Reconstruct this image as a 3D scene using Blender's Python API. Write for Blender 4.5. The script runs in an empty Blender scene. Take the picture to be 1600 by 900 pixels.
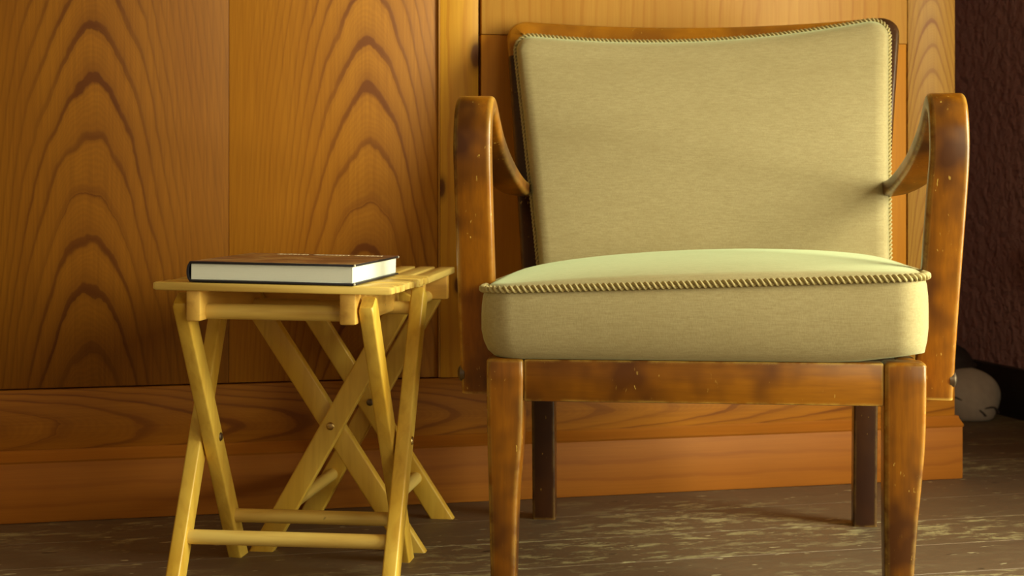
import bpy, bmesh, math, random
from mathutils import Vector, Matrix
random.seed(7)
S = bpy.context.scene
COL = S.collection
R = math.radians

# ------------------------------------------------------------------ camera
FPX, EYE, HORIZON = 2590.0, 0.527, 290.0
cd = bpy.data.cameras.new('camera'); cam = bpy.data.objects.new('camera', cd); COL.objects.link(cam)
cam.location = (0, 0, EYE); cam.rotation_euler = (R(90), 0, 0)
cd.sensor_width = 36.0; cd.lens = 36.0 * FPX / 1600.0; cd.shift_y = -(450 - HORIZON) / 1600.0
cd.clip_start = 0.05; cd.dof.use_dof = True; cd.dof.focus_distance = 2.15; cd.dof.aperture_fstop = 9.0
S.camera = cam

# ------------------------------------------------------------------ light
w = bpy.data.worlds.new('world'); S.world = w; w.use_nodes = True
bg = w.node_tree.nodes['Background']; bg.inputs[0].default_value = (1.0, 0.80, 0.66, 1); bg.inputs[1].default_value = 0.24
YAWC = math.atan2(.405, 1.606)                       # direction of the cabinet front
CDIR = Vector((math.cos(YAWC), math.sin(YAWC), 0)); CNRM = Vector((-math.sin(YAWC), math.cos(YAWC), 0))
WR0 = Vector((1.122, 3.9, 0))                        # a point on the right wall, which runs along CNRM
def right_wall(t, z=0, off=0): return WR0 - CNRM * t + CDIR * off + Vector((0, 0, z))
ld = bpy.data.lights.new('window_daylight', 'AREA'); ld.shape = 'RECTANGLE'; ld.size = 1.5; ld.size_y = 2.0
ld.energy = 165; ld.color = (0.97, 0.96, 0.68)
lo = bpy.data.objects.new('window_daylight', ld); COL.objects.link(lo)
lo.location = right_wall(2.55, 1.03, .34)
lo.rotation_euler = (-CDIR).to_track_quat('-Z', 'Z').to_euler()
l2 = bpy.data.lights.new('front_fill', 'AREA'); l2.shape = 'RECTANGLE'; l2.size = 1.0; l2.size_y = 1.3
l2.energy = 13; l2.color = (1.0, 0.86, 0.52)          # added fill lamp with no window, behind and right of the camera
lo2 = bpy.data.objects.new('front_fill', l2); COL.objects.link(lo2)
lo2.location = (1.35, -.35, 1.05); lo2.rotation_euler = (Vector((.35, 2.3, .45)) - lo2.location).to_track_quat('-Z', 'Y').to_euler()
S.view_settings.view_transform = 'Standard'; S.view_settings.look = 'None'; S.view_settings.gamma = 1
S.view_settings.use_curve_mapping = False; S.view_settings.exposure = 0.22

# ------------------------------------------------------------------ node helpers
class NT:
    def __init__(s, name):
        m = bpy.data.materials.new(name); m.use_nodes = True
        s.m = m; s.t = m.node_tree; s.b = s.t.nodes['Principled BSDF']; s.out = s.t.nodes['Material Output']
    def n(s, typ, ins=None, **kw):
        nd = s.t.nodes.new(typ)
        for k, v in kw.items(): setattr(nd, k, v)
        for k, v in (ins or {}).items():
            if isinstance(v, bpy.types.NodeSocket): s.t.links.new(v, nd.inputs[k])
            else: nd.inputs[k].default_value = v
        return nd
    def math(s, op, a, b=0.0, c=None):
        d = {0: a, 1: b}
        if c is not None: d[2] = c
        return s.n('ShaderNodeMath', d, operation=op).outputs[0]
    def coord(s): return s.n('ShaderNodeTexCoord').outputs['Object']
    def mapv(s, v, scale=(1, 1, 1), loc=(0, 0, 0)):
        return s.n('ShaderNodeMapping', {'Vector': v, 'Scale': scale, 'Location': loc}).outputs[0]
    def noise(s, v, scale, detail=3, rough=.55, dist=0.0):
        return s.n('ShaderNodeTexNoise', {'Vector': v, 'Scale': scale, 'Detail': detail, 'Roughness': rough, 'Distortion': dist}).outputs[0]
    def ramp(s, f, stops):
        nd = s.n('ShaderNodeValToRGB', {0: f}); cr = nd.color_ramp
        while len(cr.elements) < len(stops): cr.elements.new(.5)
        for e, (p, c) in zip(cr.elements, stops):
            e.position = p; e.color = (c, c, c, 1) if isinstance(c, (int, float)) else (*c, 1)
        return nd.outputs[0]
    def mix(s, f, a, b, blend='MIX'):
        nd = s.n('ShaderNodeMix', data_type='RGBA', blend_type=blend)
        for k, v in ((0, f), (6, a), (7, b)):
            if isinstance(v, bpy.types.NodeSocket): s.t.links.new(v, nd.inputs[k])
            else: nd.inputs[k].default_value = (*v, 1) if isinstance(v, tuple) and len(v) == 3 else v
        return nd.outputs[2]
    def set(s, **kw):
        for k, v in kw.items():
            k = k.replace('_', ' ')
            if isinstance(v, bpy.types.NodeSocket): s.t.links.new(v, s.b.inputs[k])
            else: s.b.inputs[k].default_value = (*v, 1) if isinstance(v, tuple) and len(v) == 3 else v
        return s
    def bump(s, hgt, strength=.2, dist=.002):
        nd = s.n('ShaderNodeBump', {'Height': hgt, 'Strength': strength, 'Distance': dist})
        s.t.links.new(nd.outputs[0], s.b.inputs['Normal'])

def veneer(name, cx, cz, C, spacing, light, mid, dark, along='z', mode='arch', rough=.42, seed=0., knots=(), amt=1.0, power=.5):
    """flat-sawn board. arch: nested cathedral arches about the line cx, growing away from cz; straight: long lines.
    C and spacing are millimetre-sized: width of the arches, distance between their peaks"""
    k = NT(name); co = k.coord()
    sp = k.n('ShaderNodeSeparateXYZ', {0: co})
    X, Z = (sp.outputs[0], sp.outputs[2]) if along == 'z' else (sp.outputs[2], sp.outputs[0])
    c2 = k.mapv(co, (1, 0, 1), (seed * 3.1, seed, seed * 1.7))
    cg = k.mapv(co, (1, 0, .16) if along == 'z' else (.16, 0, 1), (seed * 2.3, seed, seed))
    low = k.noise(cg, 7.0, 2, .5)
    jag = k.noise(k.mapv(co, (1, 0, .5) if along == 'z' else (.5, 0, 1), (seed, 0, seed)), 34.0, 3, .55)
    rip = k.noise(k.mapv(co, (1, 0, .45) if along == 'z' else (.45, 0, 1), (seed, 0, 0)), 9.0, 2, .5)
    fib = k.noise(k.mapv(co, (1, 0, .02) if along == 'z' else (.02, 0, 1), (seed, 0, 0)), 330.0, 2, .6)
    sx = k.math('MULTIPLY', k.math('ADD', k.math('SUBTRACT', X, cx), k.math('MULTIPLY', k.math('SUBTRACT', low, .5), .05)), 1000.0)
    if mode == 'arch':
        zz = k.math('MAXIMUM', k.math('MULTIPLY', k.math('SUBTRACT', Z, cz), 1000.0), 1.0)
        d = k.math('MULTIPLY', k.math('POWER', zz, power), C)
        r = k.math('SQRT', k.math('ADD', k.math('MULTIPLY', sx, sx), k.math('MULTIPLY', d, d)))
        ph = k.math('DIVIDE', k.math('POWER', k.math('DIVIDE', r, C), 1.0 / power), spacing)
        side = k.ramp(k.math('DIVIDE', k.math('ABSOLUTE', sx), 240.0), [(0, 1), (.22, .75), (.45, .42), (.8, .16)])
    else:
        ph = k.math('DIVIDE', k.math('ADD', sx, 5000.0), spacing); side = .8
    ph = k.math('ADD', ph, k.math('MULTIPLY', k.math('SUBTRACT', jag, .5), .40 if mode == 'arch' else .18))
    ph = k.math('ADD', ph, k.math('MULTIPLY', k.math('SUBTRACT', rip, .5), .75 if mode == 'arch' else 1.2))
    ring = k.ramp(k.math('FRACT', ph), [(0, .85), (.05, 1), (.15, .85), (.19, .40), (.42, .15), (.78, .0), (.94, .2), (1, .85)])
    fine = k.math('MULTIPLY', k.math('ADD', k.math('SINE', k.math('MULTIPLY', ph, 56.0)), 1), .5)
    wn = k.n('ShaderNodeTexWhiteNoise', {'W': k.math('FLOOR', ph)}, noise_dimensions='1D').outputs['Value']
    ring = k.math('MULTIPLY', ring, k.math('ADD', k.math('MULTIPLY', wn, .85), .5))
    wob = k.noise(c2, 8.0, 2)
    ringv = k.math('MULTIPLY', k.math('MULTIPLY', ring, side), k.math('MULTIPLY', k.math('ADD', wob, .42), amt))
    cl = k.mix(k.ramp(low, [(.3, 0), (.7, 1)]), light, mid)
    cl = k.mix(k.math('MULTIPLY', k.ramp(fib, [(.35, 0), (.7, 1)]), .30), cl, dark)
    cl = k.mix(k.math('MULTIPLY', fine, .13 if mode == 'arch' else .05), cl, dark)
    cl = k.mix(k.math('MINIMUM', ringv, 1.0), cl, dark)
    for (kx, kz, kr) in knots:
        dx = k.math('SUBTRACT', sp.outputs[0], kx); dz = k.math('MULTIPLY', k.math('SUBTRACT', sp.outputs[2], kz), .45)
        d = k.math('SQRT', k.math('ADD', k.math('MULTIPLY', dx, dx), k.math('MULTIPLY', dz, dz)))
        d = k.math('ADD', d, k.math('MULTIPLY', k.math('SUBTRACT', jag, .5), kr * .5))
        cl = k.mix(k.ramp(k.math('DIVIDE', d, kr * 2.2), [(0, 1), (.42, .9), (.62, .35), (1, 0)]), cl, (.10, .028, .004))
    k.set(Base_Color=cl, Roughness=rough, Specular_IOR_Level=.22)
    k.bump(k.math('ADD', k.math('MULTIPLY', fib, .5), ringv), .08, .0012)
    return k.m

def stained(name, base, dark, worn, along=(1, 1, .08), wear=.9, rough=.30, scr=1.0):
    """lacquered stained wood, patchy, worn to pale on its edges, with small scratches"""
    k = NT(name); co = k.coord()
    pat = k.noise(k.mapv(co, (1, .7, .8)), 8.0, 3, .6); g = k.noise(k.mapv(co, along), 160.0, 3, .6)
    cl = k.mix(k.ramp(pat, [(.43, 0), (.60, 1)]), base, dark)
    cl = k.mix(k.math('MULTIPLY', k.ramp(g, [(.35, 0), (.7, 1)]), .38), cl, dark)
    sp = k.noise(k.mapv(co, (1, 1, .35)), 260.0, 2, .5); area = k.noise(co, 16.0, 2)
    chips = k.math('MULTIPLY', k.ramp(sp, [(.69, 0), (.73, 1)]), k.ramp(area, [(.5, 0), (.62, scr)]))
    bv = k.n('ShaderNodeBevel', {'Radius': .006}, samples=4).outputs[0]
    gn = k.n('ShaderNodeNewGeometry').outputs['Normal']
    dt = k.n('ShaderNodeVectorMath', {0: bv, 1: gn}, operation='DOT_PRODUCT').outputs['Value']
    e = k.ramp(k.math('SUBTRACT', 1.0, dt), [(.004, 0), (.05, 1)])
    e = k.math('MULTIPLY', e, k.ramp(k.noise(co, 38.0, 3, .6), [(.36, .05), (.56, wear)]))
    cl = k.mix(k.math('MINIMUM', k.math('ADD', chips, e), 1.0), cl, worn)
    k.set(Base_Color=cl, Roughness=k.math('ADD', k.math('MULTIPLY', pat, .22), rough - .1), Coat_Weight=.3, Coat_Roughness=.26, Specular_IOR_Level=.3)
    k.bump(g, .06, .001)
    return k.m

def blond(name, light, mid, dark, along):
    k = NT(name); co = k.coord()
    oi = k.n('ShaderNodeObjectInfo').outputs['Random']
    off = k.n('ShaderNodeCombineXYZ', {0: k.math('MULTIPLY', oi, 7.0), 1: k.math('MULTIPLY', oi, 3.0), 2: oi}).outputs[0]
    c2 = k.n('ShaderNodeVectorMath', {0: k.mapv(co, along), 1: off}, operation='ADD').outputs[0]
    g = k.noise(c2, 60.0, 3, .55, .6); p = k.noise(c2, 14.0, 2); sp = k.noise(co, 55.0, 1)
    cl = k.mix(k.ramp(p, [(.35, 0), (.68, 1)]), light, mid)
    cl = k.mix(k.math('MULTIPLY', k.ramp(g, [(.45, 0), (.75, 1)]), .55), cl, dark)
    cl = k.mix(k.ramp(sp, [(.80, 0), (.84, .75)]), cl, (.16, .065, .01))
    k.set(Base_Color=cl, Roughness=.42, Coat_Weight=.15, Coat_Roughness=.3); k.bump(g, .06, .001)
    return k.m

def plain(name, col, rough=.5, metal=0.0):
    k = NT(name); co = k.coord(); n = k.noise(co, 60.0, 3)
    k.set(Base_Color=k.mix(n, tuple(c * .8 for c in col), tuple(min(1, c * 1.15) for c in col)), Roughness=rough, Metallic=metal)
    return k.m

M = {}
M['veneer_a'] = veneer('veneer_a', -1.517, .175, 6.3, 86.0, (.31, .118, .006), (.255, .090, .0045), (.10, .027, .002), seed=.3)  # left sheet coloured darker to imitate the light dropping off there
M['veneer_b'] = veneer('veneer_b', -1.078, .16, 5.8, 86.0, (.47, .195, .014), (.39, .148, .009), (.17, .050, .005), seed=1.9)
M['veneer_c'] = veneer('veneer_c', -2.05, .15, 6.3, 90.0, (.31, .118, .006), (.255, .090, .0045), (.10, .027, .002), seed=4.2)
M['veneer_plain'] = veneer('veneer_plain', -.40, 0, 1, 23.0, (.54, .285, .052), (.48, .24, .038), (.36, .13, .014), mode='straight', seed=2.7, amt=.55)
M['veneer_orange'] = veneer('veneer_orange', -.20, 0, 1, 33.0, (.58, .24, .012), (.52, .205, .010), (.40, .13, .007), mode='straight', seed=5.2, amt=.4)
M['veneer_edge'] = veneer('veneer_edge', -.053, -.28, 3.6, 44.0, (.50, .275, .045), (.44, .23, .034), (.24, .085, .010), seed=3.3, amt=.9)
M['pine'] = veneer('pine', -1.25, 0, 1, 29.0, (.66, .35, .026), (.56, .25, .014), (.40, .135, .008), mode='straight', seed=6.1, amt=.7, knots=((-.894, .745, .008), (-.953, .523, .006), (-.925, .36, .005)))
M['rail'] = veneer('rail', .147, -2.06, 2.6, 125.0, (.46, .175, .011), (.38, .135, .008), (.17, .048, .005), along='x', seed=2.2, amt=.85)
M['plinth'] = veneer('plinth', .32, 0, 1, 30.0, (.42, .145, .012), (.37, .12, .009), (.25, .072, .007), along='x', mode='straight', seed=8.0, rough=.55, amt=.5)
M['gap'] = plain('gap', (.02, .008, .003), .8)
M['chair'] = stained('chair', (.34, .118, .003), (.085, .025, .002), (.74, .50, .10))
M['chair_h'] = stained('chair_h', (.34, .122, .003), (.13, .040, .002), (.74, .50, .10), along=(.08, 1, 1))
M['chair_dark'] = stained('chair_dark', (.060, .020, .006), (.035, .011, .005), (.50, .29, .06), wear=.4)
M['chair_frame'] = stained('chair_frame', (.40, .155, .005), (.24, .085, .004), (.62, .38, .08), along=(.2, 1, .2))
M['blond_x'] = blond('blond_x', (.84, .62, .17), (.72, .47, .09), (.52, .27, .035), (.1, 1, 1))
M['blond_z'] = blond('blond_z', (.80, .55, .09), (.68, .40, .035), (.48, .23, .02), (1, 1, .1))
M['blond_end'] = blond('blond_end', (.74, .45, .09), (.64, .34, .05), (.38, .16, .02), (1, .12, 1))
M['brass'] = plain('brass', (.62, .43, .16), .3, 1.0)
M['dark_steel'] = plain('dark_steel', (.20, .15, .10), .35, .9)

def fabric():
    k = NT('velvet'); co = k.coord()
    wv = k.noise(k.mapv(co, (1, 1, .18)), 900.0, 2, .6); wh = k.noise(k.mapv(co, (.14, .6, 1)), 520.0, 2, .6)
    lo = k.noise(k.mapv(co, (.5, 1, 1.6)), 9.0, 3)
    f = k.math('ADD', k.math('MULTIPLY', wv, .5), k.math('MULTIPLY', wh, .5))
    cl = k.mix(k.ramp(f, [(.36, 0), (.64, 1)]), (.37, .30, .14), (.47, .395, .205))
    cl = k.mix(k.math('MULTIPLY', k.ramp(lo, [(.4, 0), (.7, 1)]), .35), cl, (.31, .24, .10))
    k.set(Base_Color=cl, Roughness=.9, Sheen_Weight=.55, Sheen_Roughness=.42, Sheen_Tint=(.78, 1.0, .62))
    k.bump(f, .22, .001)
    return k.m
M['velvet'] = fabric()
M['cord'] = plain('cord', (.47, .39, .17), .85)
def floor_mat():
    k = NT('old_boards'); co = k.coord()
    oi = k.n('ShaderNodeObjectInfo').outputs['Random']
    c = k.n('ShaderNodeVectorMath', {0: co, 1: k.n('ShaderNodeCombineXYZ', {0: k.math('MULTIPLY', oi, 9.0), 2: k.math('MULTIPLY', oi, 5.0)}).outputs[0]}, operation='ADD').outputs[0]
    st = k.noise(k.mapv(c, (.42, 1, 1)), 38.0, 7, .74, .3); big = k.noise(k.mapv(c, (.5, 1, 1)), 3.2, 3, .5)
    gr = k.noise(k.mapv(c, (.05, 1, 1)), 110.0, 3, .6); sp = k.noise(k.mapv(c, (.35, 1, 1)), 85.0, 2, .5)
    cl = k.mix(big, (.125, .078, .046), (.19, .128, .068))
    cl = k.mix(k.math('MULTIPLY', gr, .5), cl, (.12, .068, .036))
    wear = k.math('MULTIPLY', k.ramp(st, [(.51, 0), (.60, 1)]), k.ramp(big, [(.44, .06), (.62, 1)]))
    cl = k.mix(k.math('MULTIPLY', wear, .85), cl, (.48, .43, .22))
    cl = k.mix(k.ramp(sp, [(.69, 0), (.73, .8)]), cl, (.60, .54, .32))
    cl = k.mix(k.ramp(k.noise(k.mapv(c, (.45, 1, 1)), 47.0, 1), [(.75, 0), (.78, .9)]), cl, (.035, .018, .01))
    k.set(Base_Color=cl, Roughness=k.math('ADD', k.math('MULTIPLY', st, .35), .40))
    k.bump(k.math('ADD', gr, st), .25, .002)
    return k.m
M['floor'] = floor_mat()
def plaster():
    k = NT('dark_plaster'); co = k.coord(); a = k.noise(co, 34.0, 4, .6); b = k.noise(co, 4.0, 2)
    k.set(Base_Color=k.mix(b, (.42, .20, .20), (.54, .30, .29)), Roughness=.55); k.bump(a, .9, .03)
    return k.m
M['plaster'] = plaster()
M['cream'] = plain('cream_paint', (.30, .22, .12), .8)
M['black'] = plain('black_paint', (.012, .008, .006), .6)

# ------------------------------------------------------------------ object helpers
def link(o, parent=None):
    COL.objects.link(o)
    if parent: o.parent = parent
    return o
def mesh(name, bm, mat, parent=None, smooth=True, ang=40):
    bmesh.ops.recalc_face_normals(bm, faces=bm.faces)
    me = bpy.data.meshes.new(name); bm.to_mesh(me); bm.free()
    me.materials.append(M[mat] if isinstance(mat, str) else mat)
    if smooth:
        for p in me.polygons: p.use_smooth = True
        me.set_sharp_from_angle(angle=R(ang))
    return link(bpy.data.objects.new(name, me), parent)
def tag(o, label, cat, group=None):
    o['label'] = label; o['category'] = cat
    if group: o['group'] = group
    return o
def empty(name, loc=(0, 0, 0), rz=0.0):
    e = bpy.data.objects.new(name, None); COL.objects.link(e); e.location = loc; e.rotation_euler = (0, 0, rz); e.empty_display_size = .1
    return e
def struct(o): o['kind'] = 'structure'; return o
def add_box(bm, x0, x1, y0, y1, z0, z1, bev=0.0, seg=2):
    b = bmesh.new(); r = bmesh.ops.create_cube(b, size=1)
    for v in b.verts: v.co = Vector(((x0 + x1) / 2 + v.co.x * (x1 - x0), (y0 + y1) / 2 + v.co.y * (y1 - y0), (z0 + z1) / 2 + v.co.z * (z1 - z0)))
    if bev: bmesh.ops.bevel(b, geom=b.edges[:], offset=bev, segments=seg, affect='EDGES', profile=.5)
    tmp = bpy.data.meshes.new('t'); b.to_mesh(tmp); b.free(); bm.from_mesh(tmp); bpy.data.meshes.remove(tmp)
    return bm
def box(name, d, mat, parent=None, bev=.002, seg=2): return mesh(name, add_box(bmesh.new(), *d, bev, seg), mat, parent)
def section(w, t, r, n=4):
    """rounded rectangle, width w along the first axis, thickness t along the second"""
    r = min(r, w / 2 - 1e-5, t / 2 - 1e-5); pts = []
    for cx, cy, a0 in ((w / 2 - r, t / 2 - r, 0), (-w / 2 + r, t / 2 - r, 90), (-w / 2 + r, -t / 2 + r, 180), (w / 2 - r, -t / 2 + r, 270)):
        for i in range(n + 1):
            a = R(a0 + 90 * i / n); pts.append((cx + r * math.cos(a), cy + r * math.sin(a)))
    return pts
def skin(bm, rings, closed=False, caps=True):
    vs = [[bm.verts.new(p) for p in ring] for ring in rings]; n = len(vs[0])
    for i in range(len(vs) if closed else len(vs) - 1):
        a, b = vs[i], vs[(i + 1) % len(vs)]
        for j in range(n): bm.faces.new((a[j], a[(j + 1) % n], b[(j + 1) % n], b[j]))
    if caps and not closed: bm.faces.new(vs[0]); bm.faces.new(vs[-1])
    return bm
def sweep(bm, path, wdir, w, t, r=.003, closed=False, n=4):
    """rectangular bar along path; wdir = vector (or list) the width lies along; w, t may be lists"""
    P = [Vector(p) for p in path]; m = len(P); rings = []
    for i in range(m):
        a, b = (P[i - 1], P[(i + 1) % m]) if closed else (P[max(i - 1, 0)], P[min(i + 1, m - 1)])
        T = (b - a).normalized(); W = Vector(wdir[i] if isinstance(wdir, list) else wdir); W = (W - T * W.dot(T)).normalized(); N = T.cross(W)
        wi = w[i] if isinstance(w, list) else w; ti = t[i] if isinstance(t, list) else t
        rings.append([P[i] + W * x + N * y for x, y in section(wi, ti, r, n)])
    return skin(bm, rings, closed)
def rod(bm, a, b, rad, n=16, rnd=.003):
    a, b = Vector(a), Vector(b); T = (b - a).normalized(); U = T.orthogonal().normalized(); V = T.cross(U)
    L = (b - a).length
    rings = [[a + T * s + (U * math.cos(2 * math.pi * i / n) + V * math.sin(2 * math.pi * i / n)) * q for i in range(n)]
             for s, q in ((0, rad - rnd), (rnd, rad), (L - rnd, rad), (L, rad - rnd))]
    return skin(bm, rings)
def catmull(pts, k=6):
    P = [pts[0]] + list(pts) + [pts[-1]]; out = []
    for i in range(1, len(P) - 2):
        for s in range(k):
            t = s / k
            out.append(tuple(.5 * (2 * b + (c - a) * t + (2 * a - 5 * b + 4 * c - d) * t * t + (3 * b - a - 3 * c + d) * t ** 3)
                             for a, b, c, d in zip(P[i - 1], P[i], P[i + 1], P[i + 2])))
    return out + [tuple(pts[-1])]
def rr_loop(hx, hy, rad, n=14, m=12):
    """rounded rectangle loop with m points per straight side and n per corner"""
    rad = min(rad, hx * .98, hy * .98); pts = []
    cs = ((hx - rad, hy - rad, 0), (-hx + rad, hy - rad, 90), (-hx + rad, -hy + rad, 180), (hx - rad, -hy + rad, 270))
    for q, (cx, cy, a0) in enumerate(cs):
        for i in range(n): a = R(a0 + 90 * i / (n - 1)); pts.append((cx + rad * math.cos(a), cy + rad * math.sin(a)))
        nx, ny, na = cs[(q + 1) % 4]; p = pts[-1]; e = (nx + rad * math.cos(R(na)), ny + rad * math.sin(R(na)))
        for i in range(1, m): f = i / m; pts.append((p[0] + (e[0] - p[0]) * f, p[1] + (e[1] - p[1]) * f))
    return pts
def rope(path, rad, pitch, strands=2, closed=True, nseg=9, sides=6):
    """twisted cord along a dense path"""
    P = [Vector(p) for p in path]; bm = bmesh.new()
    if closed: P.append(P[0])
    cum = [0]
    for a, b in zip(P, P[1:]): cum.append(cum[-1] + (b - a).length)
    L = cum[-1]; turns = max(1, round(L / pitch)); N = turns * nseg
    C = []; j = 0
    for i in range(N + (0 if closed else 1)):
        s = L * i / N
        while j < len(cum) - 2 and cum[j + 1] < s: j += 1
        f = (s - cum[j]) / max(1e-9, cum[j + 1] - cum[j]); C.append(P[j].lerp(P[j + 1], f))
    fr = []
    m = len(C)
    for i in range(m):
        T = (C[(i + 1) % m if closed else min(i + 1, m - 1)] - C[i - 1 if closed else max(i - 1, 0)]).normalized()
        up = Vector((0, 0, 1)) if abs(T.z) < .9 else Vector((0, 1, 0))
        U = (up - T * up.dot(T)).normalized(); fr.append((T, U, T.cross(U)))
    for k in range(strands):
        rings = []
        for i in range(m):
            T, U, V = fr[i]; a = 2 * math.pi * (i / nseg + k / strands)
            o = (U * math.cos(a) + V * math.sin(a)) * rad * .50
            rings.append([C[i] + o + (U * math.cos(2 * math.pi * q / sides) + V * math.sin(2 * math.pi * q / sides)) * rad * .56 for q in range(sides)])
        skin(bm, rings, closed)
    return bm

# ------------------------------------------------------------------ setting: floor, walls
floor_root = struct(box('floor', (-3.2, 3.4, -1.6, 5.2, -.12, -.022), 'gap', None, 0))
plank_w = .165
lo_n, hi_n = -1.75, 4.3
i = 0; n = lo_n
while n < hi_n:
    p = box('plank', (-3.4, 2.9, 0, plank_w - .0018, -.022, 0), 'floor', floor_root, .0006, 1)
    p.location = CNRM * n + Vector((0, 0, -.0006 * random.random())); p.rotation_euler = (0, 0, YAWC)
    n += plank_w; i += 1

# right wall (runs toward the camera past a tall window), back wall behind the cabinet
def wall_slab(name, t0, t1, z0, z1, thick=.34, mat='plaster', parent=None):
    bm = bmesh.new(); add_box(bm, -t1, -t0, -thick, 0, z0, z1)
    o = mesh(name, bm, mat, parent, False)
    o.location = WR0 if not parent else (0, 0, 0); o.rotation_euler = (0, 0, math.atan2(CNRM.y, CNRM.x)) if not parent else (0, 0, 0)
    return o
wr = struct(wall_slab('wall_right', -.32, 1.75, 0, 2.5))
wall_slab('wall_section', 3.35, 5.6, 0, 2.5, parent=wr)
wall_slab('wall_section', 1.75, 3.35, 2.05, 2.5, parent=wr)
wall_slab('wall_section', 1.75, 3.35, 0, .015, parent=wr)
wf = struct(wall_slab('window_1', 1.75, 1.79, .015, 2.05, .16, 'chair'))
for a in ((3.31, 3.35, .015, 2.05), (1.79, 3.31, 2.01, 2.05), (1.79, 3.31, .015, .03)): wall_slab('window_frame', *a, thick=.16, mat='chair', parent=wf)
bb = struct(wall_slab('baseboard_right', -.32, 1.74, 0, .112, -.022, 'black'))
bw = box('wall_back', (-3.9, 1.1, 0, .14, 0, 2.5), 'plaster', None, 0); struct(bw)
bw.location = right_wall(-.32); bw.rotation_euler = (0, 0, YAWC)
wl = struct(box('wall_left', (-.14, 0, -3.5, 5.2, 0, 2.5), 'cream', None, 0)); wl.location = (-2.55, 1.5, 0)  # unseen wall, added to cut ambient light from the left
ce = struct(box('ceiling', (-3.2, 3.4, -1.6, 5.2, 2.5, 2.6), 'cream', None, 0))

# ------------------------------------------------------------------ panelled cabinet
cab = empty('panelled_cabinet', (.811, 2.98, 0), YAWC)
tag(cab, 'long honey-coloured wood-panelled cabinet with projecting plinth behind the armchair and stools', 'cabinet')
F = .020                                              # body front (plinth front is y = 0)
TOP = 1.95; LEFT = -2.62
box('carcass', (LEFT, -.008, F + .024, .56, .01, TOP), 'gap', cab, .001)
box('side_panel', (-.020, -.005, F + .012, .565, .0, TOP), 'veneer_edge', cab, .001)
box('plinth', (LEFT, 0, 0, .05, 0, .094), 'plinth', cab, .0025)
bm = bmesh.new()
sec = [(.0005, .093), (-.0015, .0965), (.001, .099), (F - .006, .106), (F - .002, .111), (F + .03, .111), (F + .03, .094)]
skin(bm, [[(x, y, z) for y, z in sec] for x in (LEFT, .0008)])
mesh('plinth_moulding', bm, 'plinth', cab, True, 25)
box('bottom_rail', (LEFT, -.005, F, F + .03, .108, .2055), 'rail', cab, .0015)
def panel(name, x0, x1, z0, z1, mat, y=F, bev=.001): return box(name, (x0, x1, y, y + .026, z0, z1), mat, cab, bev, 2)
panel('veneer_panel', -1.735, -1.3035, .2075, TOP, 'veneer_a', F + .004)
panel('veneer_panel', -1.3030, -.9585, .2075, TOP, 'veneer_b', F + .004)
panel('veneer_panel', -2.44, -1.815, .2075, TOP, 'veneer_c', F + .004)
panel('stile', -1.812, -1.738, .2065, TOP, 'pine')
panel('stile', LEFT, -2.443, .2065, TOP, 'pine')
panel('panel_bead', -.9583, -.9555, .2070, TOP, 'veneer_plain', F - .0018, .0012)
panel('stile', -.9550, -.8895, .2065, TOP, 'pine')
panel('door_panel', -.8840, -.1000, .2065, .7810, 'veneer_orange', F + .003)
panel('upper_panel', -.8840, -.1000, .7815, TOP, 'veneer_plain', F)
panel('stile', -.0985, -.0050, .2065, TOP, 'veneer_edge')

# ------------------------------------------------------------------ armchair
CH = empty('armchair', (.2405, 2.084, 0), R(-6.47))
tag(CH, 'low wooden armchair with bent brown arms and olive-beige velvet cushions', 'armchair')
def loft_leg(secs, name, mat, rad=.006):
    bm = bmesh.new(); rings = []
    for z, u0, u1, v0, v1 in secs:
        rings.append([Vector(((u0 + u1) / 2 + x, (v0 + v1) / 2 + y, z)) for x, y in section(u1 - u0, v1 - v0, rad, 3)])
    skin(bm, rings); return mesh(name, bm, mat, CH, True, 50)
def dense(keys, n=14):
    z = [k[0] for k in keys]; out = []
    pts = catmull(keys, n)
    return pts
def tops(keys):                                        # round the top end of a leg
    z, a, b, c, d = keys[0]; e = .004
    return [(z, a + e, b - e, c + e, d - e), (z - .0015, a + .0012, b - .0012, c + .0012, d - .0012)] + [(z - e, a, b, c, d)] + dense(keys[1:], 8)
loft_leg(tops([(.3065, -.2755, -.2275, 0, .048), (.28, -.2755, -.2275, 0, .048), (.21, -.2745, -.229, 0, .047), (.12, -.2725, -.2355, .001, .044), (0, -.270, -.2385, .003, .038)]), 'front_leg', 'chair')
loft_leg(tops([(.3065, .2235, .2755, 0, .048), (.28, .2235, .2755, 0, .048), (.20, .2235, .2735, 0, .047), (.10, .2235, .2645, .001, .044), (0, .2245, .258, .003, .038)]), 'front_leg', 'chair')
for s in (-1, 1):
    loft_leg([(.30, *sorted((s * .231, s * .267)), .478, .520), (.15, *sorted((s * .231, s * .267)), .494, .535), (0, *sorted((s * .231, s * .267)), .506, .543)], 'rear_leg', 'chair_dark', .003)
box('front_rail', (-.2275, .2235, .003, .028, .2520, .3060), 'chair_h', CH, .003)
for s in (-1, 1):
    a, b = sorted((s * .246, s * .2715)); box('side_rail', (a, b, .046, .50, .253, .3045), 'chair', CH, .003)
box('rear_rail', (-.246, .246, .474, .496, .253, .300), 'chair_h', CH, .003)
box('seat_board', (-.246, .246, .026, .476, .288, .3035), 'chair_dark', CH, .002)

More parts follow.
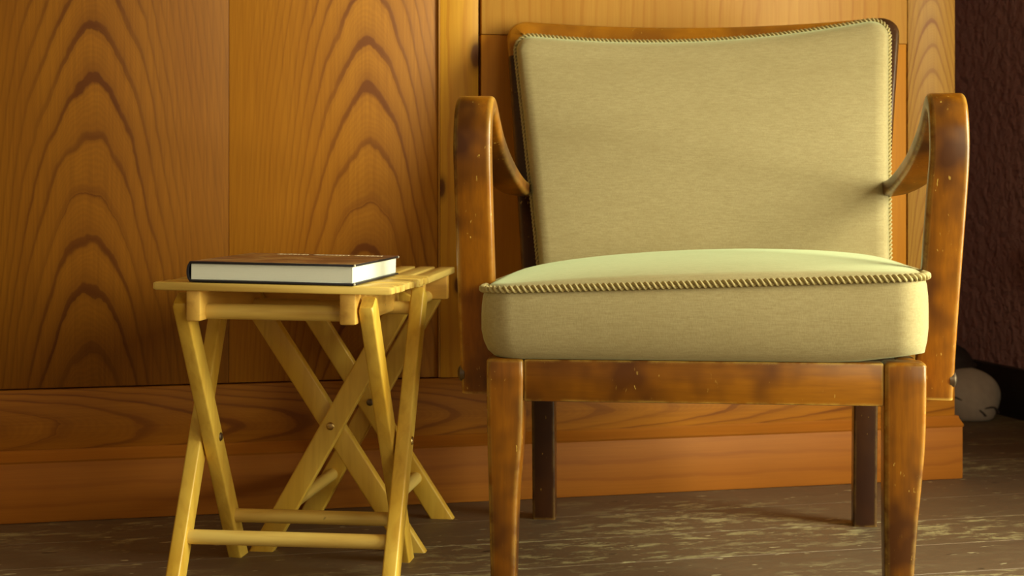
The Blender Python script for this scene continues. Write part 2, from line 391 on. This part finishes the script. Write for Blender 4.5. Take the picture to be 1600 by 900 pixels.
# arms: one bent bar each, up the front, over, and down to the back post
armp = [(.100, .252), (.090, .32), (.077, .42), (.066, .51), (.0605, .565), (.0625, .600), (.074, .624), (.094, .635), (.118, .630), (.155, .610), (.205, .587), (.28, .561), (.37, .540), (.45, .526), (.515, .521)]
def edges(s):
    """inner and outer u of the arm at each path point"""
    if s < 0: inn = [-.2725] * 2 + [-.2735, -.275] + [-.2755] * 7 + [-.274, -.2725, -.2705, -.2700]; out = [-.320, -.3215, -.3235, -.325] + [-.326] * 4 + [-.3265] * 3 + [-.326, -.322, -.308, -.288]
    else: inn = [.2725, .2735, .278, .283] + [.2865] * 4 + [.287, .287, .286, .283, .279, .2745, .2705]; out = [.3205, .323, .328, .333] + [.3355] * 4 + [.336, .336, .336, .334, .327, .310, .290]
    return inn, out
for s in (-1, 1):
    inn, out = edges(s)
    keys = [((a + b) / 2, v, z, abs(a - b)) for (v, z), a, b in zip(armp, inn, out)]
    pts = catmull(keys, 7)
    bm = bmesh.new(); sweep(bm, [p[:3] for p in pts], Vector((1, 0, 0)), [p[3] for p in pts], [.023] * len(pts), .0065, n=4)
    arm = mesh('armrest', bm, 'chair', CH, True, 60)
    bm = bmesh.new()                                   # domed bolt on the outer face
    rings = [[(s * (.3195 + h), .094 + q * math.cos(2 * math.pi * i / 20), .277 + q * math.sin(2 * math.pi * i / 20)) for i in range(20)] for h, q in ((-.004, .0105), (.002, .0105), (.0045, .008), (.0058, .004))]
    skin(bm, rings); mesh('bolt', bm, 'dark_steel', arm)

# back frame: curved, leaning, wider at the top
def lean(z): return .490 + (z - .40) * .42
def bow(u, hw=.31): return .030 * (1 - min(1.0, (u / hw) ** 2))
def back_pt(u, z, off=0.0): return Vector((u, lean(z) + bow(u) + off, z))
ZB, ZT = .262, .787
def half(z): return .268 + (.3235 - .268) * max(0, (z - ZB) / (ZT - ZB)) ** 1.15
loop = []
lp = rr_loop(1, 1, .12, 10, 16)
for a, b in lp:
    zz = ZB + (b * .5 + .5) * (ZT - ZB); u = a * half(zz)
    zz += .13 * u * u * max(0, b)
    loop.append(back_pt(u - .003, zz))
ctr = Vector((0, lean(.53) + .02, .53))
BW = .046
bm = bmesh.new()
ins = []
m = len(loop)
for i, p in enumerate(loop):
    T = (loop[(i + 1) % m] - loop[i - 1]).normalized(); Nn = Vector((0, 1, -.42)).normalized(); inw = Nn.cross(T).normalized()
    if inw.dot(ctr - p) < 0: inw = -inw
    ins.append((p + inw * BW / 2, inw))
sweep(bm, [a for a, b in ins], [b for a, b in ins], BW, .024, .007, True, 4)
bf = mesh('back_frame', bm, 'chair_frame', CH, True, 50)
bf.data.materials.append(M['chair_dark'])               # darker colour on both posts and the right top corner
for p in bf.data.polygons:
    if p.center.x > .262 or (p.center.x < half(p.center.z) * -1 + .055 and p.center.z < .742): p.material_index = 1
for z in (.40, .52, .64):
    hw = half(z) - .035
    bm = bmesh.new(); sweep(bm, [back_pt(-hw + 2 * hw * i / 12, z) for i in range(13)], Vector((0, .42, 1)), .05, .012, .003)
    mesh('back_slat', bm, 'chair_dark', CH, True, 50)

# cushions
def cushion(name, hx, hy, rad, prof, deform, parent, rope_at, rope_rad, rope_pitch):
    """prof = list of (inset, height 0..1); the loop at rope_at carries the twisted cord"""
    rings = []
    for ins_, h in prof:
        rings.append([deform(x, y, h) for x, y in rr_loop(hx - ins_, hy - ins_, max(.004, rad - ins_))])
    bm = bmesh.new()
    last = prof[-1]; first = prof[0]
    def cap(h, base, k):
        lx = rr_loop(hx - base, hy - base, max(.004, rad - base))
        return [deform(x * k, y * k, h) for x, y in lx]
    topc = [cap(last[1], last[0], k) for k in (.93, .85, .75, .62, .48, .32, .16, .03)]
    botc = [cap(first[1], first[0], k) for k in (.03, .3, .6, .85)]
    skin(bm, botc + rings + topc)
    o = mesh(name, bm, 'velvet', parent, True, 80)
    path = [deform(x, y, rope_at[1]) for x, y in rr_loop(hx - rope_at[0], hy - rope_at[0], rad)]
    mesh('twisted_piping', rope(path, rope_rad, rope_pitch), 'cord', o, True, 80)
    return o
def seat_def(x, y, h):
    # x across, y depth about the cushion's middle, h 0 = bottom, 1 = top edge
    v = .246 + y; fx = x / .284; fy = y / .254
    u = x * (1 - .055 * max(0, (v - .02) / .5)) - .002
    low = max(0, 1 - h / .45)
    u *= 1 - .036 * low ** 2 * (1 if x < 0 else .35)
    z = .3045 + (.1005 + .036 * u + .006 * u * u) * h
    if h >= 1:
        dome = max(0, 1 - fx ** 2) ** .55 * max(0, 1 - fy ** 2) ** .55
        z += .031 * dome
    v -= .007 * math.sin(math.pi * min(1, max(0, h))) * (1 if y < 0 else 0) * max(0, 1 - fx ** 2) ** .3
    if h < .12 and x > .18: z += .012 * min(1, (x - .18) / .09) * (1 - h / .12)
    return Vector((u, v, z))
cushion('seat_cushion', .284, .254, .045,
        [(.030, 0), (.016, .008), (.008, .04), (.003, .12), (.001, .25), (0, .4), (0, .6), (.0005, .75), (.002, .88), (.004, .95), (.006, .99), (.012, 1.0), (.024, 1.0)],
        seat_def, CH, (.0015, .985), .0052, .0150)
def back_def(x, y, h):
    # x across, y up the back, h 0 = rear face, 1 = front rim
    f = max(0, y / .205 * .5 + .5)                              # 0 bottom .. 1 top
    u0 = x / .30
    zt = .763 + .036 * x + .27 * x * x
    z = .372 + (zt - .372) * f
    hw = .270 + .036 * f ** 1.1
    sh = .010 - .018 * f
    if u0 < 0: hw += -.012 + .006 * f
    u = u0 * hw + sh
    base = .452 + (z - .40) * .42 + .9 * bow(u, .32)
    t = .058
    v = base + .03 - t * h
    if h >= 1:
        dome = max(0, 1 - u0 ** 2) ** .8 * max(0, 1 - (2 * f - 1) ** 2) ** .8
        v -= .026 * dome
    return Vector((u, v, z))
cushion('back_cushion', .30, .205, .034,
        [(.014, 0), (.006, .03), (.002, .12), (0, .3), (0, .5), (.001, .65), (.003, .78), (.005, .88), (.008, .96), (.013, 1.0), (.026, 1.0)],
        back_def, CH, (-.0012, .55), .0038, .0135)

# ------------------------------------------------------------------ folding slatted stools
def make_stool():
    e = empty('folding_stool')
    ns, pitch, sw = 9, .0322, .0250
    tilt = lambda a: -.0045 * a / .31
    bmS = bmesh.new(); sweep(bmS, [(.0005, 0, -.00525), (.004, 0, -.00525), (.155, 0, -.00525), (.3055, 0, -.00525), (.3090, 0, -.00525)], Vector((0, 1, 0)), [sw - .003, sw, sw, sw, sw - .003], [.008, .0105, .0105, .0105, .008], .0018, n=2)
    first = mesh('slat', bmS, 'blond_x', e, True, 45)
    for i in range(ns):
        o = first if i == 0 else link(first.copy(), e)
        o.location = (0, sw / 2 + i * pitch, .405 - .0004 * (i % 3)); o.rotation_euler = (0, math.atan(.0045 / .31), .002 * (i % 2))
    zt = .3955
    for a0, a1 in ((.0425, .0615), (.2415, .2625)):
        z1 = zt + tilt((a0 + a1) / 2)
        box('batten', (a0, a1, .004, .2805, z1 - .040, z1), 'blond_end', e, .003)
    def leg(a, d0, d1, nm, mat='blond_z', foot=0.0):
        bm = bmesh.new(); zt_ = .3835 + tilt(a)
        dirv = Vector((0, d1 - d0, zt_)); L = dirv.length; T = dirv / L
        P0 = Vector((a, d0, 0)); top = Vector((a, d1, zt_))
        pts = [P0, P0 + T * .004] + [P0 + T * (L * k / 8) for k in range(1, 8)] + [top - T * .012, top - T * .004, top]
        wd = [.031] * (len(pts) - 3) + [.031, .030, .024]
        th = [.0190] * (len(pts) - 1) + [.0165]
        sweep(bm, pts, Vector((0, 1, 0)), wd, th, .0026, n=3)
        for v in bm.verts:                              # foot cut level with the floor
            if v.co.z < .012 : v.co.y -= (v.co.z) * (d1 - d0) / zt_; v.co.z = 0
        return mesh(nm, bm, mat, e, True, 50)
    inner = [leg(a, .268, .022, 'leg') for a in (.0315, .2740)]
    outer = [leg(a, .050, .262, 'leg') for a in (.0105, .2955)]
    def yin(z): return .268 + (.022 - .268) * z / .3835
    def yout(z): return .050 + (.262 - .050) * z / .3835
    bm = bmesh.new(); rod(bm, (.0315, yin(.365), .366), (.2740, yin(.365), .364), .0102); mesh('top_dowel', bm, 'blond_x', e)
    bm = bmesh.new(); rod(bm, (.003, yout(.358), .360), (.303, yout(.358), .356), .0092); mesh('top_dowel', bm, 'blond_x', e)
    bm = bmesh.new(); rod(bm, (.033, yin(.065), .065), (.2735, yin(.065), .065), .0098); mesh('rung', bm, 'blond_x', e)
    bm = bmesh.new(); rod(bm, (.012, yout(.064), .064), (.2945, yout(.064), .064), .0098); mesh('rung', bm, 'blond_x', e)
    hz = .186
    for s, lg, a in ((-1, outer[0], .0010), (1, outer[1], .3048), (1, inner[0], .0408), (-1, inner[1], .2647)):
        bm = bmesh.new()
        rings = [[(a + s * h, yout(hz) + q * math.cos(2 * math.pi * i / 18), hz + q * math.sin(2 * math.pi * i / 18)) for i in range(18)] for h, q in ((-.002, .0058), (.0012, .0058), (.0026, .0043), (.003, .002))]
        skin(bm, rings); mesh('screw', bm, 'brass' if lg in outer else 'dark_steel', lg)
    return e
def copy_tree(o, parent=None):
    c = o.copy(); COL.objects.link(c); c.parent = parent
    for ch in list(o.children): copy_tree(ch, c)
    return c
st1 = make_stool(); st2 = copy_tree(st1)
st1.location = (-.4567, 2.105, 0); st1.rotation_euler = (0, 0, R(-7.5))
st2.location = (-.3716, 2.695, 0); st2.rotation_euler = (0, 0, R(-97.5)); st2.scale = (1, 1, .982)
tag(st1, 'blond wooden folding stool with slatted top, carrying a thick hardback book', 'stool', 'folding slatted stools')
tag(st2, 'blond wooden folding stool with bare slatted top, between the book stool and the cabinet', 'stool', 'folding slatted stools')

# ------------------------------------------------------------------ book
BK = empty('book', (0, 0, 0)); bw_, bd_, bt_ = .2185, .262, .0262
BK.matrix_world = Matrix.Translation(st1.location) @ Matrix.Rotation(R(-7.5), 4, 'Z') @ Matrix.Translation((.0445, .001, .4051)) @ Matrix.Rotation(math.atan(.0045 / .31), 4, 'Y') @ Matrix.Rotation(R(-.6), 4, 'Z')
tag(BK, 'thick hardback book with dark cover and white page edges lying on the stool', 'book')
def cover_mat():
    k = NT('book_cover'); co = k.coord(); n = k.noise(k.mapv(co, (1, 1.6, 1)), 16.0, 3, .55); f = k.noise(co, 90., 2)
    cl = k.ramp(n, [(.36, (.045, .018, .022)), (.5, (.16, .07, .045)), (.6, (.34, .23, .10)), (.72, (.12, .05, .04))])
    k.set(Base_Color=cl, Roughness=.38, Coat_Weight=.4, Coat_Roughness=.2)
    return k.m
def page_mat():
    k = NT('pages'); co = k.coord(); n = k.noise(k.mapv(co, (.01, .01, 1)), 2600.0, 1)
    k.set(Base_Color=k.mix(n, (.80, .86, .72), (.92, .96, .88)), Roughness=.8); k.bump(n, .25, .0006)
    return k.m
M['cover'] = cover_mat(); M['pages'] = page_mat(); M['board_edge'] = plain('board_edge', (.018, .016, .022), .4); M['worn'] = plain('worn_card', (.62, .58, .44), .8); M['print'] = plain('pale_print', (.75, .60, .38), .6)
th = .0028
def cov(name, z0, z1, mat): return box(name, (.003, bw_, 0, bd_, z0, z1), mat, BK, .001, 2)
cov('back_cover', 0, th, 'board_edge')
fc = cov('front_cover', bt_ - th, bt_, 'board_edge')
box('cover_picture', (.006, bw_ - .001, .0012, bd_ - .001, bt_ - .0004, bt_ + .0004), 'cover', fc, .0001, 1)
bm = bmesh.new(); sp = []
prof = [(math.cos(R(a)), math.sin(R(a))) for a in range(90, 271, 15)]
outer_ = [(.006 + c * .0065, bt_ / 2 + s_ * bt_ / 2) for c, s_ in prof]; inner_ = [(.006 + c * .0042, bt_ / 2 + s_ * (bt_ / 2 - .0022)) for c, s_ in reversed(prof)]
skin(bm, [[(x, y, z) for x, z in outer_ + inner_] for y in (.0005, bd_ - .0005)]); mesh('spine', bm, 'board_edge', BK, True, 50)
box('page_block', (.0045, bw_ - .0035, .003, bd_ - .003, th - .0002, bt_ - th + .0002), 'pages', BK, .0008, 1)
x = .052
while x < .200:                                         # the unreadable pale line of lettering along the head of the cover
    wdt = random.uniform(.0030, .0058)
    if random.random() > .13: box('title_lettering', (x, x + wdt, bd_ - .034, bd_ - .034 + random.choice((.011, .014)), bt_ + .0002, bt_ + .0008), 'print', fc, 0)
    x += wdt + .0022
for (cx, cy, cz) in ((bw_, 0, bt_ - th / 2), (bw_, bd_, bt_ - th / 2), (bw_, 0, th / 2)):
    box('worn_corner', (cx - .0024, cx + .0004, cy - .0004 if cy == 0 else cy - .0024, cy + .0024 if cy == 0 else cy + .0004, cz - th / 2 - .0002, cz + th / 2 + .0002), 'worn', BK, .0008, 1)

# ------------------------------------------------------------------ things on the floor by the right wall
def blob(name, loc, dims, mat, f, parent=None, seg=40, rg=24):
    bm = bmesh.new(); bmesh.ops.create_uvsphere(bm, u_segments=seg, v_segments=rg, radius=1)
    for v in bm.verts: v.co = Vector(f(v.co.copy())); v.co = Vector((v.co.x * dims[0], v.co.y * dims[1], v.co.z * dims[2]))
    o = mesh(name, bm, mat, parent, True, 80); o.location = loc; return o
def sack_f(p):
    z = p.z
    q = 1 + .07 * math.sin(3 * math.atan2(p.y, p.x) + 2 * z)
    if z < -.55: z = -.55 - (z + .55) * .0
    return (p.x * q, p.y * q, (z + .55) / 1.55)
M['sack'] = plain('pale_cloth', (.42, .35, .30), .9); M['crease'] = plain('dark_crease', (.06, .04, .035), .9); M['darkcloth'] = plain('dark_cloth', (.022, .014, .014), .7)
sk = blob('cloth_sack', (1.020, 3.76, 0), (.088, .075, .116), 'sack', sack_f)
tag(sk, 'pale rounded sack with dark crease lines on floor beside dark wall', 'sack')
for pts in ([(-.06, -.060, .066), (-.02, -.072, .050), (.018, -.072, .028), (.034, -.068, .014)], [(.018, -.072, .028), (.040, -.064, .032), (.058, -.050, .030), (.072, -.034, .016)]):
    bm = bmesh.new(); sweep(bm, catmull(pts, 5), Vector((0, 0, 1)), .004, .010, .0015, n=2); mesh('crease', bm, 'crease', sk)
dk = blob('dark_cap', (.990, 3.80, .112), (.066, .055, .050), 'darkcloth', lambda p: (p.x * (1 + .12 * (p.z < .1)), p.y * (1 + .12 * (p.z < .1)), max(p.z, -.12) + .12))
tag(dk, 'small dark rounded cap lying on top of the pale sack', 'cap')
so = box('wall_plate', (-.012, .012, -.035, .035, -.04, .04), 'chair_dark', None, .004)
so.location = right_wall(.230, .352, -.010); so.rotation_euler = (0, 0, YAWC)
tag(so, 'small dark brown plate mounted on the dark plaster wall', 'wall plate')
